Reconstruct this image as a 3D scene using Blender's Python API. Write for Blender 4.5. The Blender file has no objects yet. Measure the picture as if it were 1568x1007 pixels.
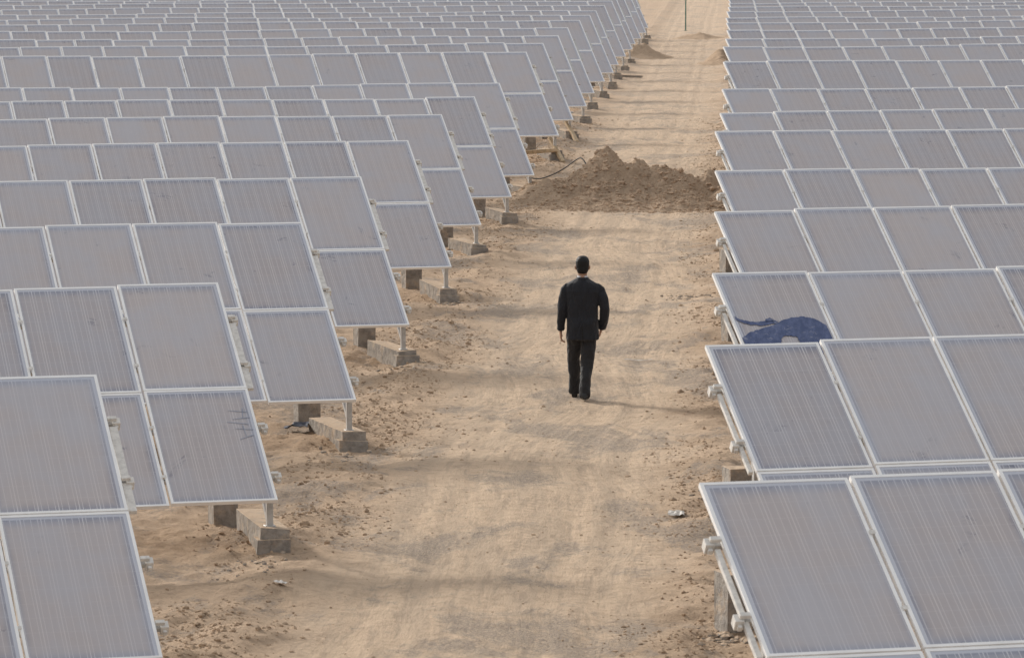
import bpy, math, random, bmesh
import numpy as np
from mathutils import Vector, Matrix
random.seed(7); rng=np.random.default_rng(7)
scene=bpy.context.scene
scene.view_settings.view_transform='Standard'
scene.view_settings.look='None'
scene.view_settings.exposure=0
COL=scene.collection

# ---------------------------------------------------------------- node helpers
def newmat(name):
    m=bpy.data.materials.new(name); m.use_nodes=True
    nt=m.node_tree; b=nt.nodes['Principled BSDF']
    return m,nt,b
def nd(nt,typ,**kw):
    n=nt.nodes.new(typ)
    for k,v in kw.items(): setattr(n,k,v)
    return n
def lk(nt,a,b): nt.links.new(a,b)
def math_(nt,op,a,b=None,c=None,clamp=False):
    n=nt.nodes.new('ShaderNodeMath'); n.operation=op; n.use_clamp=clamp
    for i,v in enumerate((a,b,c)):
        if v is None: continue
        if hasattr(v,'is_linked'): nt.links.new(v,n.inputs[i])
        else: n.inputs[i].default_value=v
    return n.outputs[0]
def mix_(nt,fac,a,b,mode='MIX'):
    n=nt.nodes.new('ShaderNodeMix'); n.data_type='RGBA'; n.blend_type=mode
    for inp,v in ((n.inputs[0],fac),(n.inputs[6],a),(n.inputs[7],b)):
        if hasattr(v,'is_linked'): nt.links.new(v,inp)
        elif isinstance(v,(int,float)): inp.default_value=v
        else: inp.default_value=(v[0],v[1],v[2],1)
    return n.outputs[2]
def noise_(nt,vec,scale,detail=3,rough=.5,dist=0):
    n=nt.nodes.new('ShaderNodeTexNoise'); n.inputs['Scale'].default_value=scale
    n.inputs['Detail'].default_value=detail; n.inputs['Roughness'].default_value=rough
    n.inputs['Distortion'].default_value=dist
    nt.links.new(vec,n.inputs['Vector']); return n.outputs[0]
def map_(nt,v,a,b,c=0.,d=1.,smooth=True):
    n=nt.nodes.new('ShaderNodeMapRange'); n.interpolation_type='SMOOTHSTEP' if smooth else 'LINEAR'
    nt.links.new(v,n.inputs[0])
    for i,x in enumerate((a,b,c,d)): n.inputs[i+1].default_value=x
    return n.outputs[0]
def scalevec(nt,vec,s):
    n=nt.nodes.new('ShaderNodeVectorMath'); n.operation='MULTIPLY'
    nt.links.new(vec,n.inputs[0]); n.inputs[1].default_value=s; return n.outputs[0]
def bump_(nt,b,h,strength,dist):
    n=nt.nodes.new('ShaderNodeBump'); n.inputs['Strength'].default_value=strength
    n.inputs['Distance'].default_value=dist; nt.links.new(h,n.inputs['Height'])
    nt.links.new(n.outputs[0],b.inputs['Normal'])

# ---------------------------------------------------------------- materials
def sand_material(name,path=True):
    m,nt,b=newmat(name)
    geo=nd(nt,'ShaderNodeNewGeometry'); P=geo.outputs['Position']
    n1=noise_(nt,P,.9,5,.6); n2=noise_(nt,P,6,5,.65); n3=noise_(nt,P,30,6,.8)
    k=1. if path else .86
    def q(*c): return tuple(x*k for x in c)
    col=mix_(nt,map_(nt,n1,.35,.68),q(.59,.435,.305),q(.49,.36,.25))
    col=mix_(nt,map_(nt,n2,.45,.7,0,.7),col,q(.40,.29,.205))
    col=mix_(nt,map_(nt,n3,.53,.70,0,.75),col,q(.27,.20,.145))
    col=mix_(nt,map_(nt,n3,.28,.45,.5,0),col,q(.74,.59,.45))
    h=math_(nt,'ADD',math_(nt,'MULTIPLY',n2,.6),math_(nt,'MULTIPLY',n3,.28))
    if path:
        sx=nd(nt,'ShaderNodeSeparateXYZ'); lk(nt,P,sx.inputs[0]); X=sx.outputs[0]; Y=sx.outputs[1]
        wob=noise_(nt,scalevec(nt,P,(.05,.08,0)),1,2)
        xw=math_(nt,'ADD',X,math_(nt,'MULTIPLY',wob,2.2))
        cb=nd(nt,'ShaderNodeCombineXYZ'); lk(nt,xw,cb.inputs[0]); lk(nt,math_(nt,'MULTIPLY',Y,.05),cb.inputs[1])
        t1=noise_(nt,cb.outputs[0],3.2,4,.6); t2=noise_(nt,scalevec(nt,cb.outputs[0],(1,2.,1)),11,3,.6)
        xe=math_(nt,'ADD',X,math_(nt,'MULTIPLY',math_(nt,'SUBTRACT',n1,.5),1.6))
        road=math_(nt,'MULTIPLY',map_(nt,xe,-4.0,-3.0),map_(nt,xe,-.3,-1.0))
        col=mix_(nt,math_(nt,'MULTIPLY',road,map_(nt,n2,.7,.35,.4,.9)),col,(.70,.54,.39))
        col=mix_(nt,math_(nt,'MULTIPLY',road,map_(nt,t1,.46,.60,0,.6)),col,(.54,.42,.31))
        col=mix_(nt,math_(nt,'MULTIPLY',road,map_(nt,t2,.50,.64,0,.6)),col,(.46,.355,.265))
        lane=map_(nt,noise_(nt,scalevec(nt,cb.outputs[0],(1,.3,1)),5.,1,.4),.56,.62)
        wv=math_(nt,'SINE',math_(nt,'ADD',math_(nt,'MULTIPLY',Y,40.),math_(nt,'MULTIPLY',X,30.)))
        tread=math_(nt,'MULTIPLY',math_(nt,'MULTIPLY',lane,road),map_(nt,wv,-.2,.8))
        col=mix_(nt,math_(nt,'MULTIPLY',tread,.35),col,(.42,.32,.24))
        gs=noise_(nt,scalevec(nt,P,(.55,.30,1)),1.25,6,.72,.4)
        gm=math_(nt,'MULTIPLY',map_(nt,gs,.50,.60,0,.8),map_(nt,n3,.36,.58,.15,1))
        col=mix_(nt,gm,col,(.29,.25,.215))
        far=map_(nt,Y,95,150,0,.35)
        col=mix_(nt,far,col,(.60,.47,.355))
        h=math_(nt,'ADD',h,math_(nt,'MULTIPLY',math_(nt,'MULTIPLY',road,t2),-.35))
    lk(nt,col,b.inputs['Base Color']); b.inputs['Roughness'].default_value=1
    b.inputs['Specular IOR Level'].default_value=.1
    bump_(nt,b,h,1.,.10)
    return m
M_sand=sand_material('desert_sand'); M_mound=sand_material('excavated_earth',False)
def simple(name,c,rough=.6,metal=0,spec=.5,var=.25,scale=8,bump=0,c2=None,dusttop=None):
    m,nt,b=newmat(name); geo=nd(nt,'ShaderNodeNewGeometry')
    n=noise_(nt,geo.outputs['Position'],scale,5,.65)
    c2=c2 or tuple(x*(1-var*1.6) for x in c)
    col=mix_(nt,map_(nt,n,.35,.7),c,c2)
    if dusttop:
        sx=nd(nt,'ShaderNodeSeparateXYZ'); lk(nt,geo.outputs['Normal'],sx.inputs[0])
        n2=noise_(nt,geo.outputs['Position'],5,4,.7)
        up=map_(nt,sx.outputs[2],.3,.8)
        f=math_(nt,'MAXIMUM',math_(nt,'MULTIPLY',up,map_(nt,n2,.3,.5,.5,1)),map_(nt,n2,.5,.7,0,.6))
        col=mix_(nt,f,col,dusttop)
    lk(nt,col,b.inputs['Base Color'])
    b.inputs['Roughness'].default_value=rough; b.inputs['Metallic'].default_value=metal
    b.inputs['Specular IOR Level'].default_value=spec
    if bump: bump_(nt,b,n,.8,bump)
    return m
M_frame=simple('anodised_aluminium',(.90,.89,.87),.42,.1,.5,.06,3)
M_back=simple('white_backsheet',(.55,.55,.54),.7)
M_steel=simple('galvanised_steel',(.55,.54,.52),.5,.25,.5,.15,12)
M_clamp=simple('cream_clamp_casting',(.74,.71,.66),.6,0,.4,.15,20)
M_conc=simple('dusty_concrete',(.38,.345,.305),.95,0,.2,.25,9,.05,c2=(.23,.21,.19),dusttop=(.55,.42,.30))
M_wood=simple('raw_timber',(.58,.45,.30),.8,0,.2,.2,14)
M_black=simple('black_rubber',(.03,.03,.03),.6)
M_white=simple('white_plastic_scrap',(.72,.68,.62),.7)
M_green=simple('green_painted_steel',(.10,.22,.17),.6)
M_clod=simple('dirt_clod',(.49,.36,.25),1,0,.1,.25,7,c2=(.31,.23,.16))
M_clod2=simple('mound_clod',(.52,.38,.265),1,0,.1,.25,7,c2=(.35,.255,.18))
M_bluebag=simple('dark_plastic_bag',(.04,.05,.09),.4)

def glass_material():
    m,nt,b=newmat('dusty_solar_glass')
    uv=nd(nt,'ShaderNodeUVMap'); uv.uv_map='UVMap'
    s=nd(nt,'ShaderNodeSeparateXYZ'); lk(nt,uv.outputs[0],s.inputs[0]); U,V=s.outputs[0],s.outputs[1]
    at=nd(nt,'ShaderNodeAttribute'); at.attribute_name='prand'; R=at.outputs['Fac']
    geo=nd(nt,'ShaderNodeNewGeometry'); P=geo.outputs['Position']
    def line(x,period,off,w):
        f=math_(nt,'FRACT',math_(nt,'DIVIDE',math_(nt,'SUBTRACT',x,off),period))
        d=math_(nt,'ABSOLUTE',math_(nt,'SUBTRACT',f,.5))
        return map_(nt,d,.5-w/period*1.3,.5-w/period*.35)
    gapu=line(U,.1567,.026,.004); gapv=line(V,.1585,.032,.003)
    bus=line(U,.0522,.026+.0261,.0026)
    inside=math_(nt,'MULTIPLY',math_(nt,'MULTIPLY',math_(nt,'GREATER_THAN',U,.026),math_(nt,'LESS_THAN',U,.966)),
                 math_(nt,'MULTIPLY',math_(nt,'GREATER_THAN',V,.03),math_(nt,'LESS_THAN',V,1.62)))
    cell=mix_(nt,noise_(nt,P,30,2),(.05,.065,.13),(.07,.08,.13))
    cell=mix_(nt,math_(nt,'MULTIPLY',bus,.85),cell,(.9,.9,.9))
    cell=mix_(nt,math_(nt,'MULTIPLY',gapv,.45),cell,(.62,.63,.66))
    cell=mix_(nt,math_(nt,'MULTIPLY',gapu,.9),cell,(.9,.9,.9))
    cell=mix_(nt,inside,(.58,.60,.65),cell)
    eu=math_(nt,'MINIMUM',U,math_(nt,'SUBTRACT',.992,U)); ev=math_(nt,'MINIMUM',V,math_(nt,'SUBTRACT',1.65,V))
    e=math_(nt,'MINIMUM',math_(nt,'MULTIPLY',eu,1.6),ev)
    nA=noise_(nt,P,1.6,5,.6); cb=nd(nt,'ShaderNodeCombineXYZ')
    lk(nt,math_(nt,'MULTIPLY',U,1.),cb.inputs[0]); lk(nt,math_(nt,'MULTIPLY',V,.12),cb.inputs[1]); lk(nt,math_(nt,'MULTIPLY',R,37.),cb.inputs[2])
    nS=noise_(nt,cb.outputs[0],26,4,.6)
    dust=map_(nt,math_(nt,'ADD',e,math_(nt,'MULTIPLY',math_(nt,'SUBTRACT',nA,.5),.20)),.0,.16,.56,.83)
    dust=math_(nt,'ADD',dust,math_(nt,'MULTIPLY',math_(nt,'SUBTRACT',nA,.5),.28))
    dust=math_(nt,'ADD',dust,math_(nt,'MULTIPLY',math_(nt,'SUBTRACT',nS,.5),.12))
    dust=math_(nt,'ADD',dust,math_(nt,'MULTIPLY',math_(nt,'SUBTRACT',R,.5),.18),None,True)
    sm=map_(nt,noise_(nt,scalevec(nt,P,(1,1,1.4)),2.3,6,.7,.8),.61,.72,0,.30)
    dust=math_(nt,'SUBTRACT',dust,sm,None,True)
    dcol=mix_(nt,map_(nt,nA,.3,.7),(.515,.455,.435),(.465,.445,.465))
    edgeblue=map_(nt,e,.01,.14,.7,0)
    dcol=mix_(nt,edgeblue,dcol,(.39,.43,.53))
    col=mix_(nt,dust,cell,dcol)
    lk(nt,col,b.inputs['Base Color'])
    lk(nt,map_(nt,dust,.4,.9,.18,.38),b.inputs['Roughness'])
    b.inputs['Specular IOR Level'].default_value=.7
    return m
M_glass=glass_material()
def wipe(name,c1,c2,c3):
    m,nt,b=newmat(name); geo=nd(nt,'ShaderNodeNewGeometry'); P=geo.outputs['Position']
    col=mix_(nt,map_(nt,noise_(nt,scalevec(nt,P,(9,4,4)),2,4,.7),.35,.7),c1,c2)
    col=mix_(nt,map_(nt,noise_(nt,scalevec(nt,P,(5,9,9)),2.2,5,.75,.5),.56,.66,0,.7),col,c3)
    lk(nt,col,b.inputs['Base Color'])
    b.inputs['Roughness'].default_value=.3; return m
M_wipe=wipe('clean_wiped_glass',(.03,.055,.15),(.08,.11,.23),(.26,.27,.34)); M_finger=wipe('thin_dust_glass',(.26,.29,.37),(.33,.35,.41),(.42,.41,.42))

# ---------------------------------------------------------------- terrain
def smooth(a,b,x):
    t=np.clip((x-a)/(b-a),0,1); return t*t*(3-2*t)
def rise(y):
    y=np.asarray(y,float)
    return .34*smooth(92,100,y)*np.clip((198-y)/98,0,1)
_tab=rng.random((512,512))
def vnoise(x,y):
    xi=np.floor(x).astype(int); yi=np.floor(y).astype(int); fx=x-xi; fy=y-yi
    fx=fx*fx*(3-2*fx); fy=fy*fy*(3-2*fy)
    a=_tab[xi%512,yi%512]; b_=_tab[(xi+1)%512,yi%512]; c=_tab[xi%512,(yi+1)%512]; d=_tab[(xi+1)%512,(yi+1)%512]
    return (a*(1-fx)+b_*fx)*(1-fy)+(c*(1-fx)+d*fx)*fy-.5
def fbm(x,y,o=4):
    s=0;a=1
    for k in range(o):
        s=s+a*vnoise(x*2**k+17.3*k,y*2**k+5.1*k); a*=.55
    return s
def gz(x,y):
    x=np.asarray(x,float); y=np.asarray(y,float)
    road=smooth(-4.1,-3.2,x)*smooth(-.1,-.9,x)
    amp=.035+.075*(1-road)
    fade=np.where((y>10)&(y<230),1.,.5)
    z=rise(y)+amp*fbm(x*1.3,y*.9)*fade
    z=z+.06*(1-road)*np.abs(fbm(x*5,y*5,3))*fade+.006*road*fbm(x*9,y*9,2)
    w=.25*fbm(y*.05,y*0+3.3,2)
    for tx,tw in ((3.15,.13),(2.75,.12),(1.55,.13),(1.15,.12)):
        z=z-road*.018*np.exp(-((x-w+tx)/tw)**2)
    z=z+.09*np.exp(-((x+4.15)/.35)**2)*np.clip(fbm(y*.8,x*.5+9,3)+.4,0,2)+.07*np.exp(-((x+.2)/.3)**2)*np.clip(fbm(y*.9,x+40,3)+.4,0,2)
    return z
def grid(xs,ys,name,mat,zf):
    X,Y=np.meshgrid(xs,ys); Z=zf(X,Y)
    V=np.stack([X,Y,Z],-1).reshape(-1,3); nx=len(xs); ny=len(ys)
    i=np.arange(nx*ny).reshape(ny,nx)
    F=np.stack([i[:-1,:-1],i[:-1,1:],i[1:,1:],i[1:,:-1]],-1).reshape(-1,4)
    me=bpy.data.meshes.new(name); me.vertices.add(len(V)); me.vertices.foreach_set('co',V.ravel())
    me.loops.add(F.size); me.loops.foreach_set('vertex_index',F.ravel().astype(np.int32))
    me.polygons.add(len(F)); me.polygons.foreach_set('loop_start',np.arange(0,F.size,4,dtype=np.int32))
    me.polygons.foreach_set('loop_total',np.full(len(F),4,dtype=np.int32))
    me.update(); me.validate(); me.polygons.foreach_set('use_smooth',np.ones(len(F),bool))
    me.materials.append(mat)
    o=bpy.data.objects.new(name,me); COL.objects.link(o); return o
xs=np.concatenate([[-3000,-800,-250,-100,-60,-40],np.arange(-30,-7,.8),np.arange(-7,2.0,.06),np.arange(2.4,30,1.),[40,80,250,800,3000]])
ys=np.concatenate([[-300,-60,-10,8],np.arange(14,30,.4),np.arange(30,60,.07),np.arange(60,112,.13),np.arange(112,225,.35),[230,240,260,300,400,700,1500,4000]])
grid(xs,ys,'desert_ground',M_sand,gz)

def mound(name,cx,cy,rx,ry,peaks,seed,step=.045):
    def zf(X,Y):
        d=((X-cx)/rx)**2+((Y-cy)/ry)**2
        h=0
        for px,py,ph,sx,sy in peaks:
            h=np.maximum(h,ph*np.exp(-(np.abs((X-px)/sx)**1.5+np.abs((Y-py)/sy)**1.6)))
        mask=np.clip((1-d)*2.5,0,1)
        n=.22*fbm(X*1.6+seed,Y*1.6)+.16*np.abs(fbm(X*5+seed,Y*5,4))
        return gz(X,Y)-.04+(h*(1+.35*fbm(X*2.2+seed,Y*1.4))+n*np.clip(h*2.2,0,1)*.7)*mask
    return grid(np.arange(cx-rx,cx+rx,step),np.arange(cy-ry,cy+ry,step),name,M_mound,zf),zf
mo,mz=mound('dirt_mound',-2.25,89.8,3.0,3.4,[(-2.6,90.0,1.08,.95,1.5),(-2.0,89.9,.92,.8,1.4),(-1.55,89.8,.80,1.0,1.3),(-1.2,89.4,.55,1.1,1.4),(-.5,89.9,.62,.6,1.2),(-3.5,89.6,.52,1.0,1.2),(-.1,89.0,.5,.5,1.0)],3,.04)
mound('dirt_mound',-.6,168,1.1,3.0,[(-.5,168,.55,.5,1.4)],11,.08)
mound('dirt_mound',-3.5,176,1.3,3.0,[(-3.6,176,.5,.7,1.4)],21,.08)
mound('dirt_mound',-1.6,205,1.6,3.5,[(-1.6,205,.3,.8,1.4)],31,.09)

# ---------------------------------------------------------------- clods of dirt
def clods(name,pts,sizes,mat):
    base=[Vector(v) for v in ((0,0,1),(.89,0,.45),(.28,.85,.45),(-.72,.53,.45),(-.72,-.53,.45),(.28,-.85,.45),(.72,.53,-.45),(-.28,.85,-.45),(-.89,0,-.45),(-.28,-.85,-.45),(.72,-.53,-.45),(0,0,-1))]
    fc=[(0,1,2),(0,2,3),(0,3,4),(0,4,5),(0,5,1),(1,6,2),(2,7,3),(3,8,4),(4,9,5),(5,10,1),(6,7,2),(7,8,3),(8,9,4),(9,10,5),(10,6,1),(11,7,6),(11,8,7),(11,9,8),(11,10,9),(11,6,10)]
    B=np.array([v[:] for v in base]); FC=np.array(fc); n=len(pts)
    V=B[None]*(1+.5*(rng.random((n,12,1))-.5))*np.array(sizes)[:,None,None]
    V=V*(.6+.8*rng.random((n,1,3)))*np.array([1,1,.7])
    a=rng.random(n)*6.28; c,s=np.cos(a),np.sin(a)
    Vx=V[:,:,0]*c[:,None]-V[:,:,1]*s[:,None]; Vy=V[:,:,0]*s[:,None]+V[:,:,1]*c[:,None]
    V=np.stack([Vx,Vy,V[:,:,2]],-1)+np.array(pts)[:,None,:]
    F=(FC[None]+np.arange(n)[:,None,None]*12).reshape(-1,3)
    me=bpy.data.meshes.new(name); me.from_pydata(V.reshape(-1,3).tolist(),[],F.tolist()); me.materials.append(mat)
    o=bpy.data.objects.new(name,me); COL.objects.link(o); return o
N=60000
u=rng.random(N); side=rng.random(N)
cx=np.where(side<.50,-4.25+rng.normal(0,.45,N),np.where(side<.80,-.25+rng.normal(0,.36,N),-4.5+4.6*rng.random(N)))
cy=30+90*u**1.2
keep=(fbm(cx*.9+50,cy*.45,3)+.25*rng.normal(0,1,N))>.0
cx=cx[keep];cy=cy[keep];side=side[keep]
sz=np.clip(rng.lognormal(-4.65,.5,len(cx)),.004,.045); sz=np.where(side>=.80,sz*.65,sz)
clods('dirt_clods',np.stack([cx,cy,gz(cx,cy)+sz*.05],-1),sz,M_clod)
N=4200
cx=-2.1+rng.normal(0,1.35,N); cy=88.6+rng.normal(0,1.2,N)
k=(np.abs(cx+2.25)<2.7)&(np.abs(cy-89.8)<3.1); cx=cx[k];cy=cy[k]
sz=np.clip(rng.lognormal(-4.1,.5,len(cx)),.008,.07)
clods('dirt_clods',np.stack([cx,cy,np.maximum(mz(cx,cy),gz(cx,cy))+sz*.1],-1),sz,M_clod2)

# ---------------------------------------------------------------- solar arrays
PHI=math.radians(17.79); TAU=math.radians(32.46)
RD=np.array([math.cos(PHI),math.sin(PHI),0.]); SD=np.array([math.sin(PHI)*math.cos(TAU),-math.cos(PHI)*math.cos(TAU),-math.sin(TAU)])
SH=np.array([math.sin(PHI),-math.cos(PHI),0.])
NN=np.cross(RD,-SD); NN=NN/np.linalg.norm(NN)
if NN[2]<0: NN=-NN
ZUP=np.array([0,0,1.])
BF=[(0,3,2,1),(4,5,6,7),(0,1,5,4),(1,2,6,5),(2,3,7,6),(3,0,4,7)]
class MB:
    def __init__(s): s.v=[];s.f=[];s.m=[];s.uv=[];s.pr=[]
    def box(s,O,A,B,C,a0,a1,b0,b1,c0,c1,mat,uv=None,pr=0.,jit=None):
        i=len(s.v)
        for c in (c0,c1):
            for a,b in ((a0,b0),(a1,b0),(a1,b1),(a0,b1)):
                if jit: r_,w_=jit; s.v.append(O+A*(a+r_.uniform(-w_,w_))+B*(b+r_.uniform(-w_,w_))+C*(c+r_.uniform(-w_,w_)))
                else: s.v.append(O+A*a+B*b+C*c)
        flip=np.dot(np.cross(A,B),C)<0
        for q in BF:
            loc=[((0,0),(1,0),(1,1),(0,1))[x%4] for x in q]
            qq=tuple(i+x for x in q)
            if flip: qq=qq[::-1]; loc=loc[::-1]
            s.f.append(qq); s.m.append(mat); s.pr.append(pr)
            s.uv+= [(l[0]*(a1-a0),l[1]*(b1-b0)) for l in loc] if uv else [(0,0)]*4
        return i
    def build(s,name,mats,parent=None):
        me=bpy.data.meshes.new(name); me.from_pydata([tuple(v) for v in s.v],[],s.f)
        for m_ in mats: me.materials.append(m_)
        me.polygons.foreach_set('material_index',s.m)
        uvl=me.uv_layers.new(name='UVMap'); uvl.data.foreach_set('uv',np.array(s.uv,float).ravel())
        at=me.attributes.new('prand','FLOAT','FACE'); at.data.foreach_set('value',s.pr)
        o=bpy.data.objects.new(name,me); COL.objects.link(o)
        if parent: o.parent=parent
        return o
def empty(name):
    o=bpy.data.objects.new(name,None); COL.objects.link(o); o.empty_display_size=.2; return o
PW,PLn,PPW,PPL=.992,1.650,1.010,1.665
FW=.024
PUR=(.55,1.27,2.21,2.93)
def array_row(x,y,z,sg,n,detail,seed):
    r=random.Random(seed); root=empty('solar_panel_array')
    P=np.array([x,y,z]); A=RD*sg
    mb=MB(); ph=r.random()*6
    for k in range(n):
        dz=.022*math.sin(k*.55+ph)+.008*r.uniform(-1,1) if k>0 else 0
        O=P+A*(k*PPW)+ZUP*dz
        for j in (0,1):
            Q=O+SD*(j*PPL)+NN*(r.uniform(-.003,.003)); pr=r.random()
            mb.box(Q,A,SD,NN,0,PW,0,FW,-.036,0,1); mb.box(Q,A,SD,NN,0,PW,PLn-FW,PLn,-.036,0,1)
            mb.box(Q,A,SD,NN,0,FW,FW,PLn-FW,-.036,0,1); mb.box(Q,A,SD,NN,PW-FW,PW,FW,PLn-FW,-.036,0,1)
            g=mb.box(Q,A,SD,NN,FW*.9,PW-FW*.9,FW*.9,PLn-FW*.9,-.012,-.004,0,uv=True,pr=pr)
    mb.build('panels',[M_glass,M_frame,M_back],root)
    st=MB(); L_=n*PPW
    for t in PUR:
        st.box(P,A,SD,NN,-.09,L_,t-.02,t+.02,-.082,-.040,0)
        if detail:
            st.box(P,A,SD,NN,-.105,-.045,t-.035,t+.035,-.095,-.02,1)
            st.box(P,A,SD,NN,-.075,-.005,t-.018,t+.018,-.02,.010,1)
            st.box(P,A,SD,NN,-.09,-.06,t+.035,t+.06,-.082,-.045,1)
    if detail:
        for k in range(1,min(n,14)):
            for t in PUR: st.box(P,A,SD,NN,k*PPW-.030,k*PPW+.012,t-.02,t+.02,.002,.008,1)
    st.box(P,A,SD,NN,-.078 if sg<0 else -.05,-.012,.60,PPL-.05,-.075,-.040,1 if detail else 0)
    s0=0. if sg<0 else .33; s=s0; nb=0
    while s<L_:
        st.box(P,A,SD,NN,s,s+.05,.25,3.15,-.15,-.084,0)
        base=P+A*(s+.025)
        for t,blk in ((3.10,'f'),(.45,'r')):
            top=base+SD*t-NN*.15; gx,gy=top[0],top[1]
            g=float(gz(gx,gy))
            g=min(g,z-2.328+.06) if z>2.4 else g
            hb=.21 if blk=='f' else .43
            O2=np.array([gx,gy,0])
            st.box(O2,A,SH,ZUP,-.03,.03,-.03,.03,g+hb-.03,top[2]+.03,0)
            if blk=='f':
                st.box(O2,A,SH,ZUP,-.05,.05,-.05,.05,g+hb-.03,g+hb+.012,0)
                an=r.uniform(-.07,.07); c_,s_=math.cos(an),math.sin(an)
                A2=A*c_+SH*s_; S2=SH*c_-A*s_
                ln=r.uniform(-1.5,-1.25)
                st.box(O2,A2,S2,ZUP,-.15,.12,ln,.16,g-.15,g+hb,2,jit=(r,.018))
                st.box(O2,A2,S2,ZUP,-.175,.145,-.02,.185,g-.12,g+hb*r.uniform(.5,.8),2,jit=(r,.015))
            else:
                e_=.12 if sg<0 else .30
                st.box(O2,A,SH,ZUP,-e_,.12,-.16,.16,g-.15,g+hb,2,jit=(r,.015))
        if detail or nb%2==0:
            f0=base+SD*.6-NN*.16; g=float(gz(base[0],base[1]))
            a=np.array([f0[0],f0[1],f0[2]]); e_=base+SD*3.0; e_=np.array([e_[0],e_[1],g+.28])
            d=e_-a; ln=np.linalg.norm(d); d=d/ln; c=np.cross(A,d); c=c/np.linalg.norm(c)
            st.box(a,A,d,c,-.015,.015,0,ln,-.02,.02,0)
        s+=2.5 ; nb+=1
    o=st.build('support_frame',[M_steel,M_clamp,M_conc],root)
    bv=o.modifiers.new('bev','BEVEL'); bv.width=.008; bv.segments=1
    return root,P,A
LX=[-4.98,-5.03,-5.02,-5.08,-5.13,-5.19,-5.04,-4.92,-4.76]
LY=[34.06,42.63,50.95,59.79,69.19,78.11,85.54,92.37,101.0]
LZ=[2.328]*8+[2.70]
RX=[-.21,-.23,-.21,-.23,-.26,-.31,-.25,-.24,-.24]
RY=[27.74,36.6,43.92,52.92,61.33,72.24,78.78,88.2,97.5]
RZ=[2.328]*7+[2.375,2.60]
lrows=[];rrows=[]
for i in range(21):
    if i<9: x,y,z=LX[i],LY[i],LZ[i]
    else: y=101+8.65*(i-8); x=-4.75+.04*math.sin(i*2.1); z=2.328+float(rise(y))+.02*math.sin(i*1.7)
    lrows.append(array_row(x,y,z,-1,int(min(40,12+i*1.7)),i<9,100+i))
    if i<9: x,y,z=RX[i],RY[i],RZ[i]
    else: y=106.2+8.7*(i-9); x=-.24+.03*math.sin(i*1.3); z=2.328+float(rise(y))+.02*math.sin(i*2.3)
    rrows.append(array_row(x,y,z,1,int(min(30,10+i*1.4)),i<9,200+i))
array_row(-4.98,25.4,2.328,-1,10,True,99)
array_row(-.2,19.0,2.328,1,8,True,98)

def flat_patch(row,polys,j,name,mat,ft=lambda t:t):
    root,P,A=row; v=[];f=[]
    for poly in polys:
        pts=[]
        for a,b_ in zip(poly,poly[1:]+poly[:1]):
            for q in range(4):
                w_=q/4; pts.append((a[0]*(1-w_)+b_[0]*w_+random.uniform(-.007,.007),a[1]*(1-w_)+b_[1]*w_+random.uniform(-.012,.012)))
        if len(poly)<5: pts=poly
        i=len(v)
        for s,t in pts: v.append(tuple(P+A*s+SD*(j*PPL+min(ft(t),1.62))+NN*.0045))
        f.append(tuple(range(i,i+len(pts))))
    me=bpy.data.meshes.new(name); me.from_pydata(v,[],f); me.materials.append(mat)
    o=bpy.data.objects.new(name,me); COL.objects.link(o); o.parent=root
flat_patch(rrows[2],[[(.03,1.50),(.12,1.38),(.23,1.30),(.38,1.23),(.51,1.11),(.62,1.04),(.72,1.02),(.82,1.05),(.88,1.12),(.94,1.22),(.955,1.34),(.955,1.90),(.56,1.90),(.60,1.60),(.59,1.50),(.53,1.47),(.47,1.48),(.43,1.53),(.41,1.60),(.41,1.90),(.04,1.90)],
 [(.04,.97),(.06,1.03),(.10,1.06),(.16,1.10),(.24,1.12),(.33,1.10),(.43,1.09),(.48,1.13),(.42,1.17),(.34,1.2),(.27,1.21),(.18,1.19),(.12,1.15),(.07,1.10),(.04,1.05)],
 [(.33,1.13),(.36,1.05),(.40,1.03),(.43,1.08),(.42,1.14)]],0,'wiped_patch',M_wipe,lambda t:.06+.673*t)
def stroke(p,q,w):
    p=np.array(p);q=np.array(q);d=(q-p)/np.linalg.norm(q-p);n=np.array([-d[1],d[0]])*w/2
    return [tuple(p-n),tuple(q-n*.6),tuple(q+n*.6),tuple(p+n)]
flat_patch(lrows[1],[stroke(a,b_,.010) for a,b_ in (((.10,.30),(.12,.45)),((.06,.36),(.24,.33)),((.05,.44),(.22,.46)),((.08,.54),(.28,.50)),((.14,.55),(.13,.72)),((.05,.62),(.22,.60)),((.06,.70),(.2,.76)))],1,'finger_writing',M_finger)

# ---------------------------------------------------------------- small site objects
def beam(name,a,b_,w,h,mat):
    a=np.array(a,float);b_=np.array(b_,float);d=b_-a;ln=np.linalg.norm(d);d/=ln
    up=ZUP if abs(d[2])<.9 else np.array([1.,0,0]); s=np.cross(d,up);s/=np.linalg.norm(s);c=np.cross(s,d)
    mb=MB(); mb.box(a,d,s,c,0,ln,-w/2,w/2,-h/2,h/2,0); o=mb.build(name,[mat])
    bv=o.modifiers.new('b','BEVEL'); bv.width=min(w,h)*.15; return o
for (a,b_) in (((-4.15,98.9,.85),(-3.8,98.1,.33)),((-4.75,98.9,.5),(-3.95,98.3,.60)),((-4.1,107.4,.8),(-3.8,106.7,.33))):
    beam('timber_prop',a,b_,.09,.09,M_wood)
beam('timber_plank',(-4.0,151.5,.26),(-3.15,151.2,.24),.12,.08,M_conc)
def cable(name,pts,r,mat):
    cu=bpy.data.curves.new(name,'CURVE'); cu.dimensions='3D'; cu.bevel_depth=r; cu.bevel_resolution=2
    sp=cu.splines.new('NURBS'); sp.points.add(len(pts)-1); sp.use_endpoint_u=True; sp.order_u=3
    for p,q in zip(sp.points,pts): p.co=(*q,1)
    cu.materials.append(mat); o=bpy.data.objects.new(name,cu); COL.objects.link(o)
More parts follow.
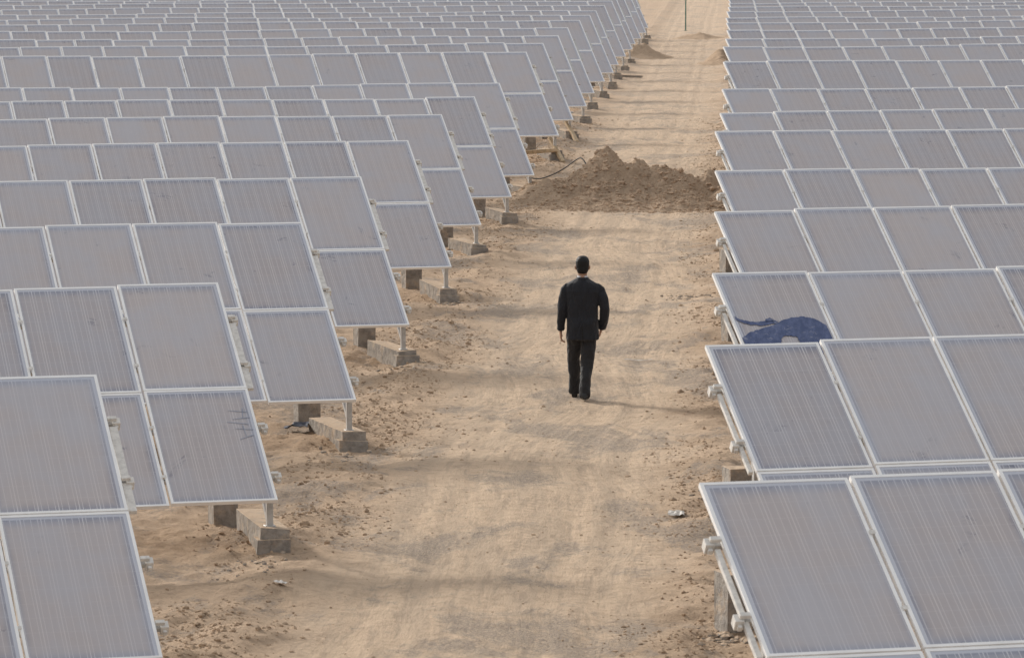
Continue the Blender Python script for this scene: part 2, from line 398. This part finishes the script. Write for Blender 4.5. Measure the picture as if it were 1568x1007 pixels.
cable('black_cable',[(-4.5,91.4,.50),(-4.15,91.0,.36),(-3.8,90.8,.46),(-3.5,90.7,.62),(-3.25,90.5,.82),(-3.1,90.3,.90),(-3.0,90.1,.70)],.013,M_black)
def pole(name,x,y,z0,h,r,mat):
    bm=bmesh.new(); bmesh.ops.create_cone(bm,cap_ends=True,segments=12,radius1=r,radius2=r*.8,depth=h)
    bmesh.ops.translate(bm,verts=bm.verts,vec=(x,y,z0+h/2))
    r2=bmesh.ops.create_cone(bm,cap_ends=True,segments=12,radius1=r*2.2,radius2=r*2,depth=.12)
    bmesh.ops.translate(bm,verts=r2['verts'],vec=(x,y,z0+.05))
    me=bpy.data.meshes.new(name); bm.to_mesh(me); me.materials.append(mat); o=bpy.data.objects.new(name,me); COL.objects.link(o)
pole('green_pole',-2.4,218,-.1,4.2,.035,M_green)
def scrap(name,x,y,sx,sy,mat,seed,lift=.02):
    r=random.Random(seed); n=7; vs=[];fs=[]
    for j in range(n):
        for i in range(n):
            uu=(i/(n-1)-.5);vv=(j/(n-1)-.5); px=x+uu*sx+r.uniform(-.1,.1)*sx*.4; py=y+vv*sy+r.uniform(-.1,.1)*sy*.4
            vs.append((px,py,float(gz(px,py))+lift+r.uniform(0,.6)*min(sx,sy)*.25))
    for j in range(n-1):
        for i in range(n-1): a=j*n+i; fs.append((a,a+1,a+n+1,a+n))
    me=bpy.data.meshes.new(name); me.from_pydata(vs,[],fs); me.materials.append(mat); o=bpy.data.objects.new(name,me); COL.objects.link(o)
scrap('paper_scrap',-.55,42.95,.16,.3,M_white,1)
scrap('plastic_tape',-1.25,58.0,.36,.05,M_white,2)
scrap('paper_scrap',-3.93,37.8,.11,.2,M_white,3)
scrap('plastic_bag',-4.98,49.8,.26,.35,M_bluebag,4,.07)
scrap('cardboard_piece',-4.46,77.3,.12,.3,M_wood,5)
for X0,Y0,n_,sg_,mx_ in ((-.05,35.9,45,.13,.05),(-.25,44.3,20,.12,.04),(-4.35,47.9,24,.16,.035),(-4.3,39.3,24,.16,.035),(-4.3,56.6,24,.16,.035),(-.75,67.4,30,.2,.04),(-4.3,66.2,20,.16,.04)):
    pts=[(X0+random.gauss(0,sg_),Y0+random.gauss(0,.3)) for _ in range(n_)]
    clods('rubble',[(a,b_,float(gz(a,b_))+.005) for a,b_ in pts],[random.uniform(.010,mx_) for _ in pts],M_conc)

# ---------------------------------------------------------------- the walking man
def cloth(name,c):
    m,nt,b=newmat(name); tc=nd(nt,'ShaderNodeTexCoord')
    n=noise_(nt,scalevec(nt,tc.outputs['Object'],(1.5,1,.6)),6,3,.5,.6); n2=noise_(nt,tc.outputs['Object'],300,2)
    lk(nt,mix_(nt,n2,c,tuple(v*1.5 for v in c)),b.inputs['Base Color'])
    b.inputs['Roughness'].default_value=.8; b.inputs['Specular IOR Level'].default_value=.3
    b.inputs['Sheen Weight'].default_value=.1
    bump_(nt,b,n,.9,.08); return m
M_suit=cloth('charcoal_suit_cloth',(.013,.014,.018)); M_trous=cloth('dark_trouser_cloth',(.018,.018,.020))
M_skin=simple('skin',(.42,.25,.17),.5,0,.4,.1,20)
M_hair=simple('black_hair',(.010,.009,.009),.6,0,.3,.2,80,.004)
M_shoe=simple('black_leather',(.012,.011,.011),.35)
M_shirt=simple('white_shirt',(.7,.7,.72),.8)
def loft(rings,seg=20):
    v=[];f=[]
    for c,U_,V_,ru,rv,pw in rings:
        for k in range(seg):
            a=2*math.pi*k/seg; ca,sa=math.cos(a),math.sin(a)
            ca=math.copysign(abs(ca)**(2/pw),ca); sa=math.copysign(abs(sa)**(2/pw),sa)
            v.append(Vector(c)+Vector(U_)*ru*ca+Vector(V_)*rv*sa)
    n=len(rings)
    for i in range(n-1):
        for k in range(seg):
            k2=(k+1)%seg; f.append((i*seg+k,i*seg+k2,(i+1)*seg+k2,(i+1)*seg+k))
    f.append(tuple(range(seg))[::-1]); f.append(tuple((n-1)*seg+k for k in range(seg)))
    return v,f
def tube(pts,radii,seg=14,flat=1.0,ref=(0,1,0)):
    pts=[Vector(p) for p in pts]; R=[]
    for i,p in enumerate(pts):
        d=(pts[min(i+1,len(pts)-1)]-pts[max(i-1,0)]).normalized(); u_=d.cross(Vector(ref))
        u_=u_.normalized() if u_.length>1e-3 else Vector((1,0,0)); w=d.cross(u_)
        R.append((p,u_,w,radii[i],radii[i]*flat,2))
    d0=(pts[1]-pts[0]).normalized(); d1=(pts[-1]-pts[-2]).normalized()
    c,a,b_,ru,rv,_=R[0]; R=[(c-d0*ru*.6,a,b_,ru*.5,rv*.5,2)]+R
    c,a,b_,ru,rv,_=R[-1]; R=R+[(c+d1*ru*.35,a,b_,ru*.75,rv*.75,2)]
    return loft(R,seg)
def join(parts):
    V=[];F=[]
    for v,f in parts:
        o=len(V); V+=v; F+=[tuple(i+o for i in q) for q in f]
    return V,F
def body(name,parts,mat,voxel,parent,smooth_it=3,disp=0,dsz=.1):
    V,F=join(parts); me=bpy.data.meshes.new(name); me.from_pydata([tuple(v) for v in V],[],F)
    bm=bmesh.new(); bm.from_mesh(me); bmesh.ops.recalc_face_normals(bm,faces=bm.faces); bm.to_mesh(me); bm.free()
    me.materials.append(mat); o=bpy.data.objects.new(name,me); COL.objects.link(o); o.parent=parent
    if voxel:
        r=o.modifiers.new('r','REMESH'); r.mode='VOXEL'; r.voxel_size=voxel; r.use_smooth_shade=True
        if smooth_it: s=o.modifiers.new('s','SMOOTH'); s.iterations=smooth_it; s.factor=.5
    if disp:
        t=bpy.data.textures.new(name+'_folds','CLOUDS'); t.noise_scale=dsz; t.noise_depth=1
        d=o.modifiers.new('d','DISPLACE'); d.texture=t; d.strength=disp; d.mid_level=.5
    for p in me.polygons: p.use_smooth=True
    return o
man=empty('walking_man')
X=(1,0,0);Yv=(0,1,0)
def tor(z,rx,ry,cx=0,cy=0,p=2.5): return ((cx,cy,z),X,Yv,rx,ry,p)
jacket=loft([tor(.745,.194,.146,.0,-.01),tor(.76,.202,.153,.0,-.01),tor(.90,.198,.146,0,-.01),tor(1.03,.188,.132,0,0),tor(1.12,.188,.126,0,0),tor(1.25,.200,.128,0,-.005),
  tor(1.34,.212,.126,0,-.01,2.7),tor(1.395,.210,.112,0,-.008,2.6),tor(1.432,.180,.096,0,-.004,2.3),tor(1.462,.125,.080,0,0,2.1),tor(1.49,.078,.066,0,.006,2)],28)
larm=tube([(-.170,-.005,1.395),(-.212,-.005,1.355),(-.238,-.01,1.25),(-.250,-.01,1.12),(-.258,.02,1.0),(-.266,.06,.865)],[.050,.062,.062,.057,.053,.050])
rarm=tube([(.170,-.005,1.395),(.214,-.005,1.355),(.248,-.03,1.25),(.272,-.045,1.13),(.262,.01,1.0),(.240,.085,.885)],[.050,.062,.063,.060,.055,.051])
lleg=tube([(-.085,0,.92),(-.09,.03,.80),(-.098,.10,.64),(-.103,.17,.49),(-.10,.215,.32),(-.098,.262,.17),(-.097,.285,.075)],[.10,.099,.090,.079,.073,.070,.072],18)
rleg=tube([(.082,0,.92),(.080,-.01,.80),(.068,-.02,.64),(.055,-.04,.48),(.042,-.11,.32),(.030,-.175,.17),(.026,-.195,.07)],[.10,.099,.090,.079,.073,.070,.072],18)
seat=loft([tor(.74,.15,.11),tor(.86,.165,.12),tor(.95,.16,.11)],20)
body('suit_jacket',[jacket,larm,rarm],M_suit,.008,man,3,.022,.15)
body('trousers',[lleg,rleg,seat],M_trous,.008,man,3,.024,.12)
coll=loft([tor(1.462,.088,.080,0,0,2.2),tor(1.49,.080,.073,0,.004,2.1),tor(1.508,.072,.068,0,.008,2)],24)
body('jacket_collar',[coll],M_suit,0,man)
shirt=loft([tor(1.48,.064,.060,0,.01,2),tor(1.526,.062,.059,0,.011,2)],24); body('shirt_collar',[shirt],M_shirt,0,man)
vent=bpy.data.meshes.new('vent'); vent.from_pydata([(-.004,-.172,.755),(.004,-.172,.755),(.003,-.166,.93),(-.003,-.166,.93)],[],[(0,1,2,3)])
vent.materials.append(M_hair); vo=bpy.data.objects.new('back_vent',vent); COL.objects.link(vo); vo.parent=man
def rg(z,rx,ry,cy): return ((0,cy,z),X,Yv,rx,ry,2.1)
skull=loft([rg(1.525,.030,.030,.055),rg(1.54,.048,.055,.035),rg(1.565,.060,.072,.022),rg(1.60,.070,.086,.012),rg(1.64,.075,.095,.005),rg(1.68,.074,.095,.0),rg(1.715,.062,.080,-.003),rg(1.738,.038,.05,-.003),rg(1.745,.01,.012,-.003)],24)
neck=tube([(0,0,1.46),(0,.005,1.52),(0,.008,1.58)],[.057,.054,.055],16)
nose=tube([(0,.095,1.645),(0,.108,1.625),(0,.112,1.612)],[.008,.011,.014],8)
brow=tube([(-.04,.085,1.655),(0,.094,1.657),(.04,.085,1.655)],[.008,.009,.008],8)
lips=tube([(-.022,.083,1.575),(0,.092,1.576),(.022,.083,1.575)],[.005,.008,.005],8)
ears=[tube([(s*.073,.0,1.655),(s*.086,-.012,1.64),(s*.085,-.008,1.615),(s*.073,.004,1.60)],[.008,.013,.011,.007],8) for s in (-1,1)]
body('head',[skull,neck,nose,brow,lips]+ears,M_skin,.005,man,2)
hair=loft([rg(1.555,.048,.046,-.026),rg(1.57,.060,.064,-.026),rg(1.60,.073,.080,-.022),rg(1.635,.079,.088,-.014),rg(1.67,.083,.098,-.008),rg(1.705,.083,.100,-.008),rg(1.735,.074,.090,-.006),rg(1.757,.054,.068,-.004),rg(1.768,.028,.035,-.002)],24)
body('hair',[hair],M_hair,.005,man,2,.006,.02)
for s in (-1,1):
    e=tube([(s*.03,.087,1.637),(s*.03,.092,1.637)],[.009,.007],8); body('eye',[e],M_shirt,0,man)
    e=tube([(s*.03,.094,1.637),(s*.03,.0985,1.637)],[.0045,.003],8); body('pupil',[e],M_hair,0,man)
def hand(name,w,s,fwd,par):
    w=Vector(w); d=Vector(fwd).normalized(); out=Vector((s*.05,1,0.1)).normalized()
    out=(out-d*out.dot(d)).normalized(); nrm=d.cross(out)
    parts=[loft([(w-d*.03,out,nrm,.026,.020,2.2),(w,out,nrm,.028,.019,2.2),(w+d*.04,out,nrm,.040,.016,2.4),(w+d*.085,out,nrm,.041,.013,2.4),(w+d*.095,out,nrm,.036,.010,2.2)],14)]
    curl=Vector((-s,0,0))
    for k,(off,ln) in enumerate(((.031,.070),(.011,.079),(-.010,.073),(-.030,.058))):
        b0=w+d*.08+out*off
        p=[b0,b0+d*ln*.40+curl*.008,b0+d*ln*.68+curl*.026,b0+d*ln*.78+curl*.046]
        parts.append(tube(p,[.0095,.009,.008,.007],10))
    b0=w+d*.02+out*.03
    parts.append(tube([b0,b0+d*.03+out*.022+curl*.008,b0+d*.058+out*.026+curl*.018],[.013,.0115,.009],10))
    return body(name,parts,M_skin,.0035,par,1)
hand('left_hand',(-.266,.075,.840),-1,(.03,.12,-1),man)
hand('right_hand',(.230,.110,.866),1,(-.25,.35,-1),man)
def shoe(name,x,y,pitch):
    R=[]
    for t,w,h in ((-.105,.030,.035),(-.09,.038,.055),(-.03,.040,.060),(.03,.043,.05),(.10,.048,.038),(.15,.044,.028),(.18,.028,.018)):
        R.append(((0,t,h*.9),X,(0,0,1),w,h*.9,2.6))
    v,f=loft(R,16); rot=Matrix.Rotation(pitch,4,'X')
    v=[rot@p+Vector((x,y,0)) for p in v]; mz_=min(p.z for p in v); v=[p-Vector((0,0,mz_)) for p in v]
    return body(name,[(v,f)],M_shoe,.006,man,1)
shoe('left_shoe',-.097,.335,math.radians(4)); shoe('right_shoe',.026,-.165,math.radians(-8))
mx,my=-1.835,53.40
man.location=(mx,my,float(gz(mx,my))+.005); man.rotation_euler=(0,0,math.radians(2))

# ---------------------------------------------------------------- light
EL=math.radians(22); AZ=math.atan2(.72,-.69)
sp=Vector((math.cos(EL)*math.cos(AZ),math.cos(EL)*math.sin(AZ),math.sin(EL)))
ld=bpy.data.lights.new('sun','SUN'); ld.energy=3.2; ld.angle=math.radians(6.5); ld.color=(1,.95,.88)
lo=bpy.data.objects.new('sun',ld); COL.objects.link(lo); lo.rotation_euler=sp.to_track_quat('Z','Y').to_euler()
w=bpy.data.worlds.new('World'); scene.world=w; w.use_nodes=True; nt=w.node_tree
sky=nt.nodes.new('ShaderNodeTexSky'); sky.sky_type='NISHITA'; sky.sun_disc=False
sky.sun_elevation=EL; sky.sun_rotation=math.atan2(sp.x,sp.y); sky.dust_density=5; sky.air_density=1.; sky.ozone_density=1
hs=nt.nodes.new('ShaderNodeHueSaturation'); hs.inputs['Saturation'].default_value=.45; nt.links.new(sky.outputs[0],hs.inputs['Color'])
hz=mix_(nt,.62,hs.outputs[0],(5.7,5.72,5.8))
bg=nt.nodes['Background']; bg.inputs[1].default_value=.15; nt.links.new(hz,bg.inputs[0])

# ---------------------------------------------------------------- camera
th,ps,ro=[math.radians(a) for a in(5.44,2.89,-.043)]
F=Vector((-math.sin(ps)*math.cos(th),math.cos(ps)*math.cos(th),-math.sin(th)))
Rt=Vector((math.cos(ps),math.sin(ps),0)); U=Rt.cross(F)
c,s=math.cos(ro),math.sin(ro); Rt,U=c*Rt+s*U,c*U-s*Rt
cam=bpy.data.cameras.new('camera'); co=bpy.data.objects.new('camera',cam); COL.objects.link(co)
M=Matrix((Rt,U,-F)).transposed().to_4x4(); M.translation=Vector((0,0,5.946)); co.matrix_world=M
cam.sensor_width=36; cam.lens=36*6734.3/1568; cam.clip_end=6000; cam.clip_start=.5
cam.dof.use_dof=True; cam.dof.focus_distance=53.5; cam.dof.aperture_fstop=11
scene.camera=co
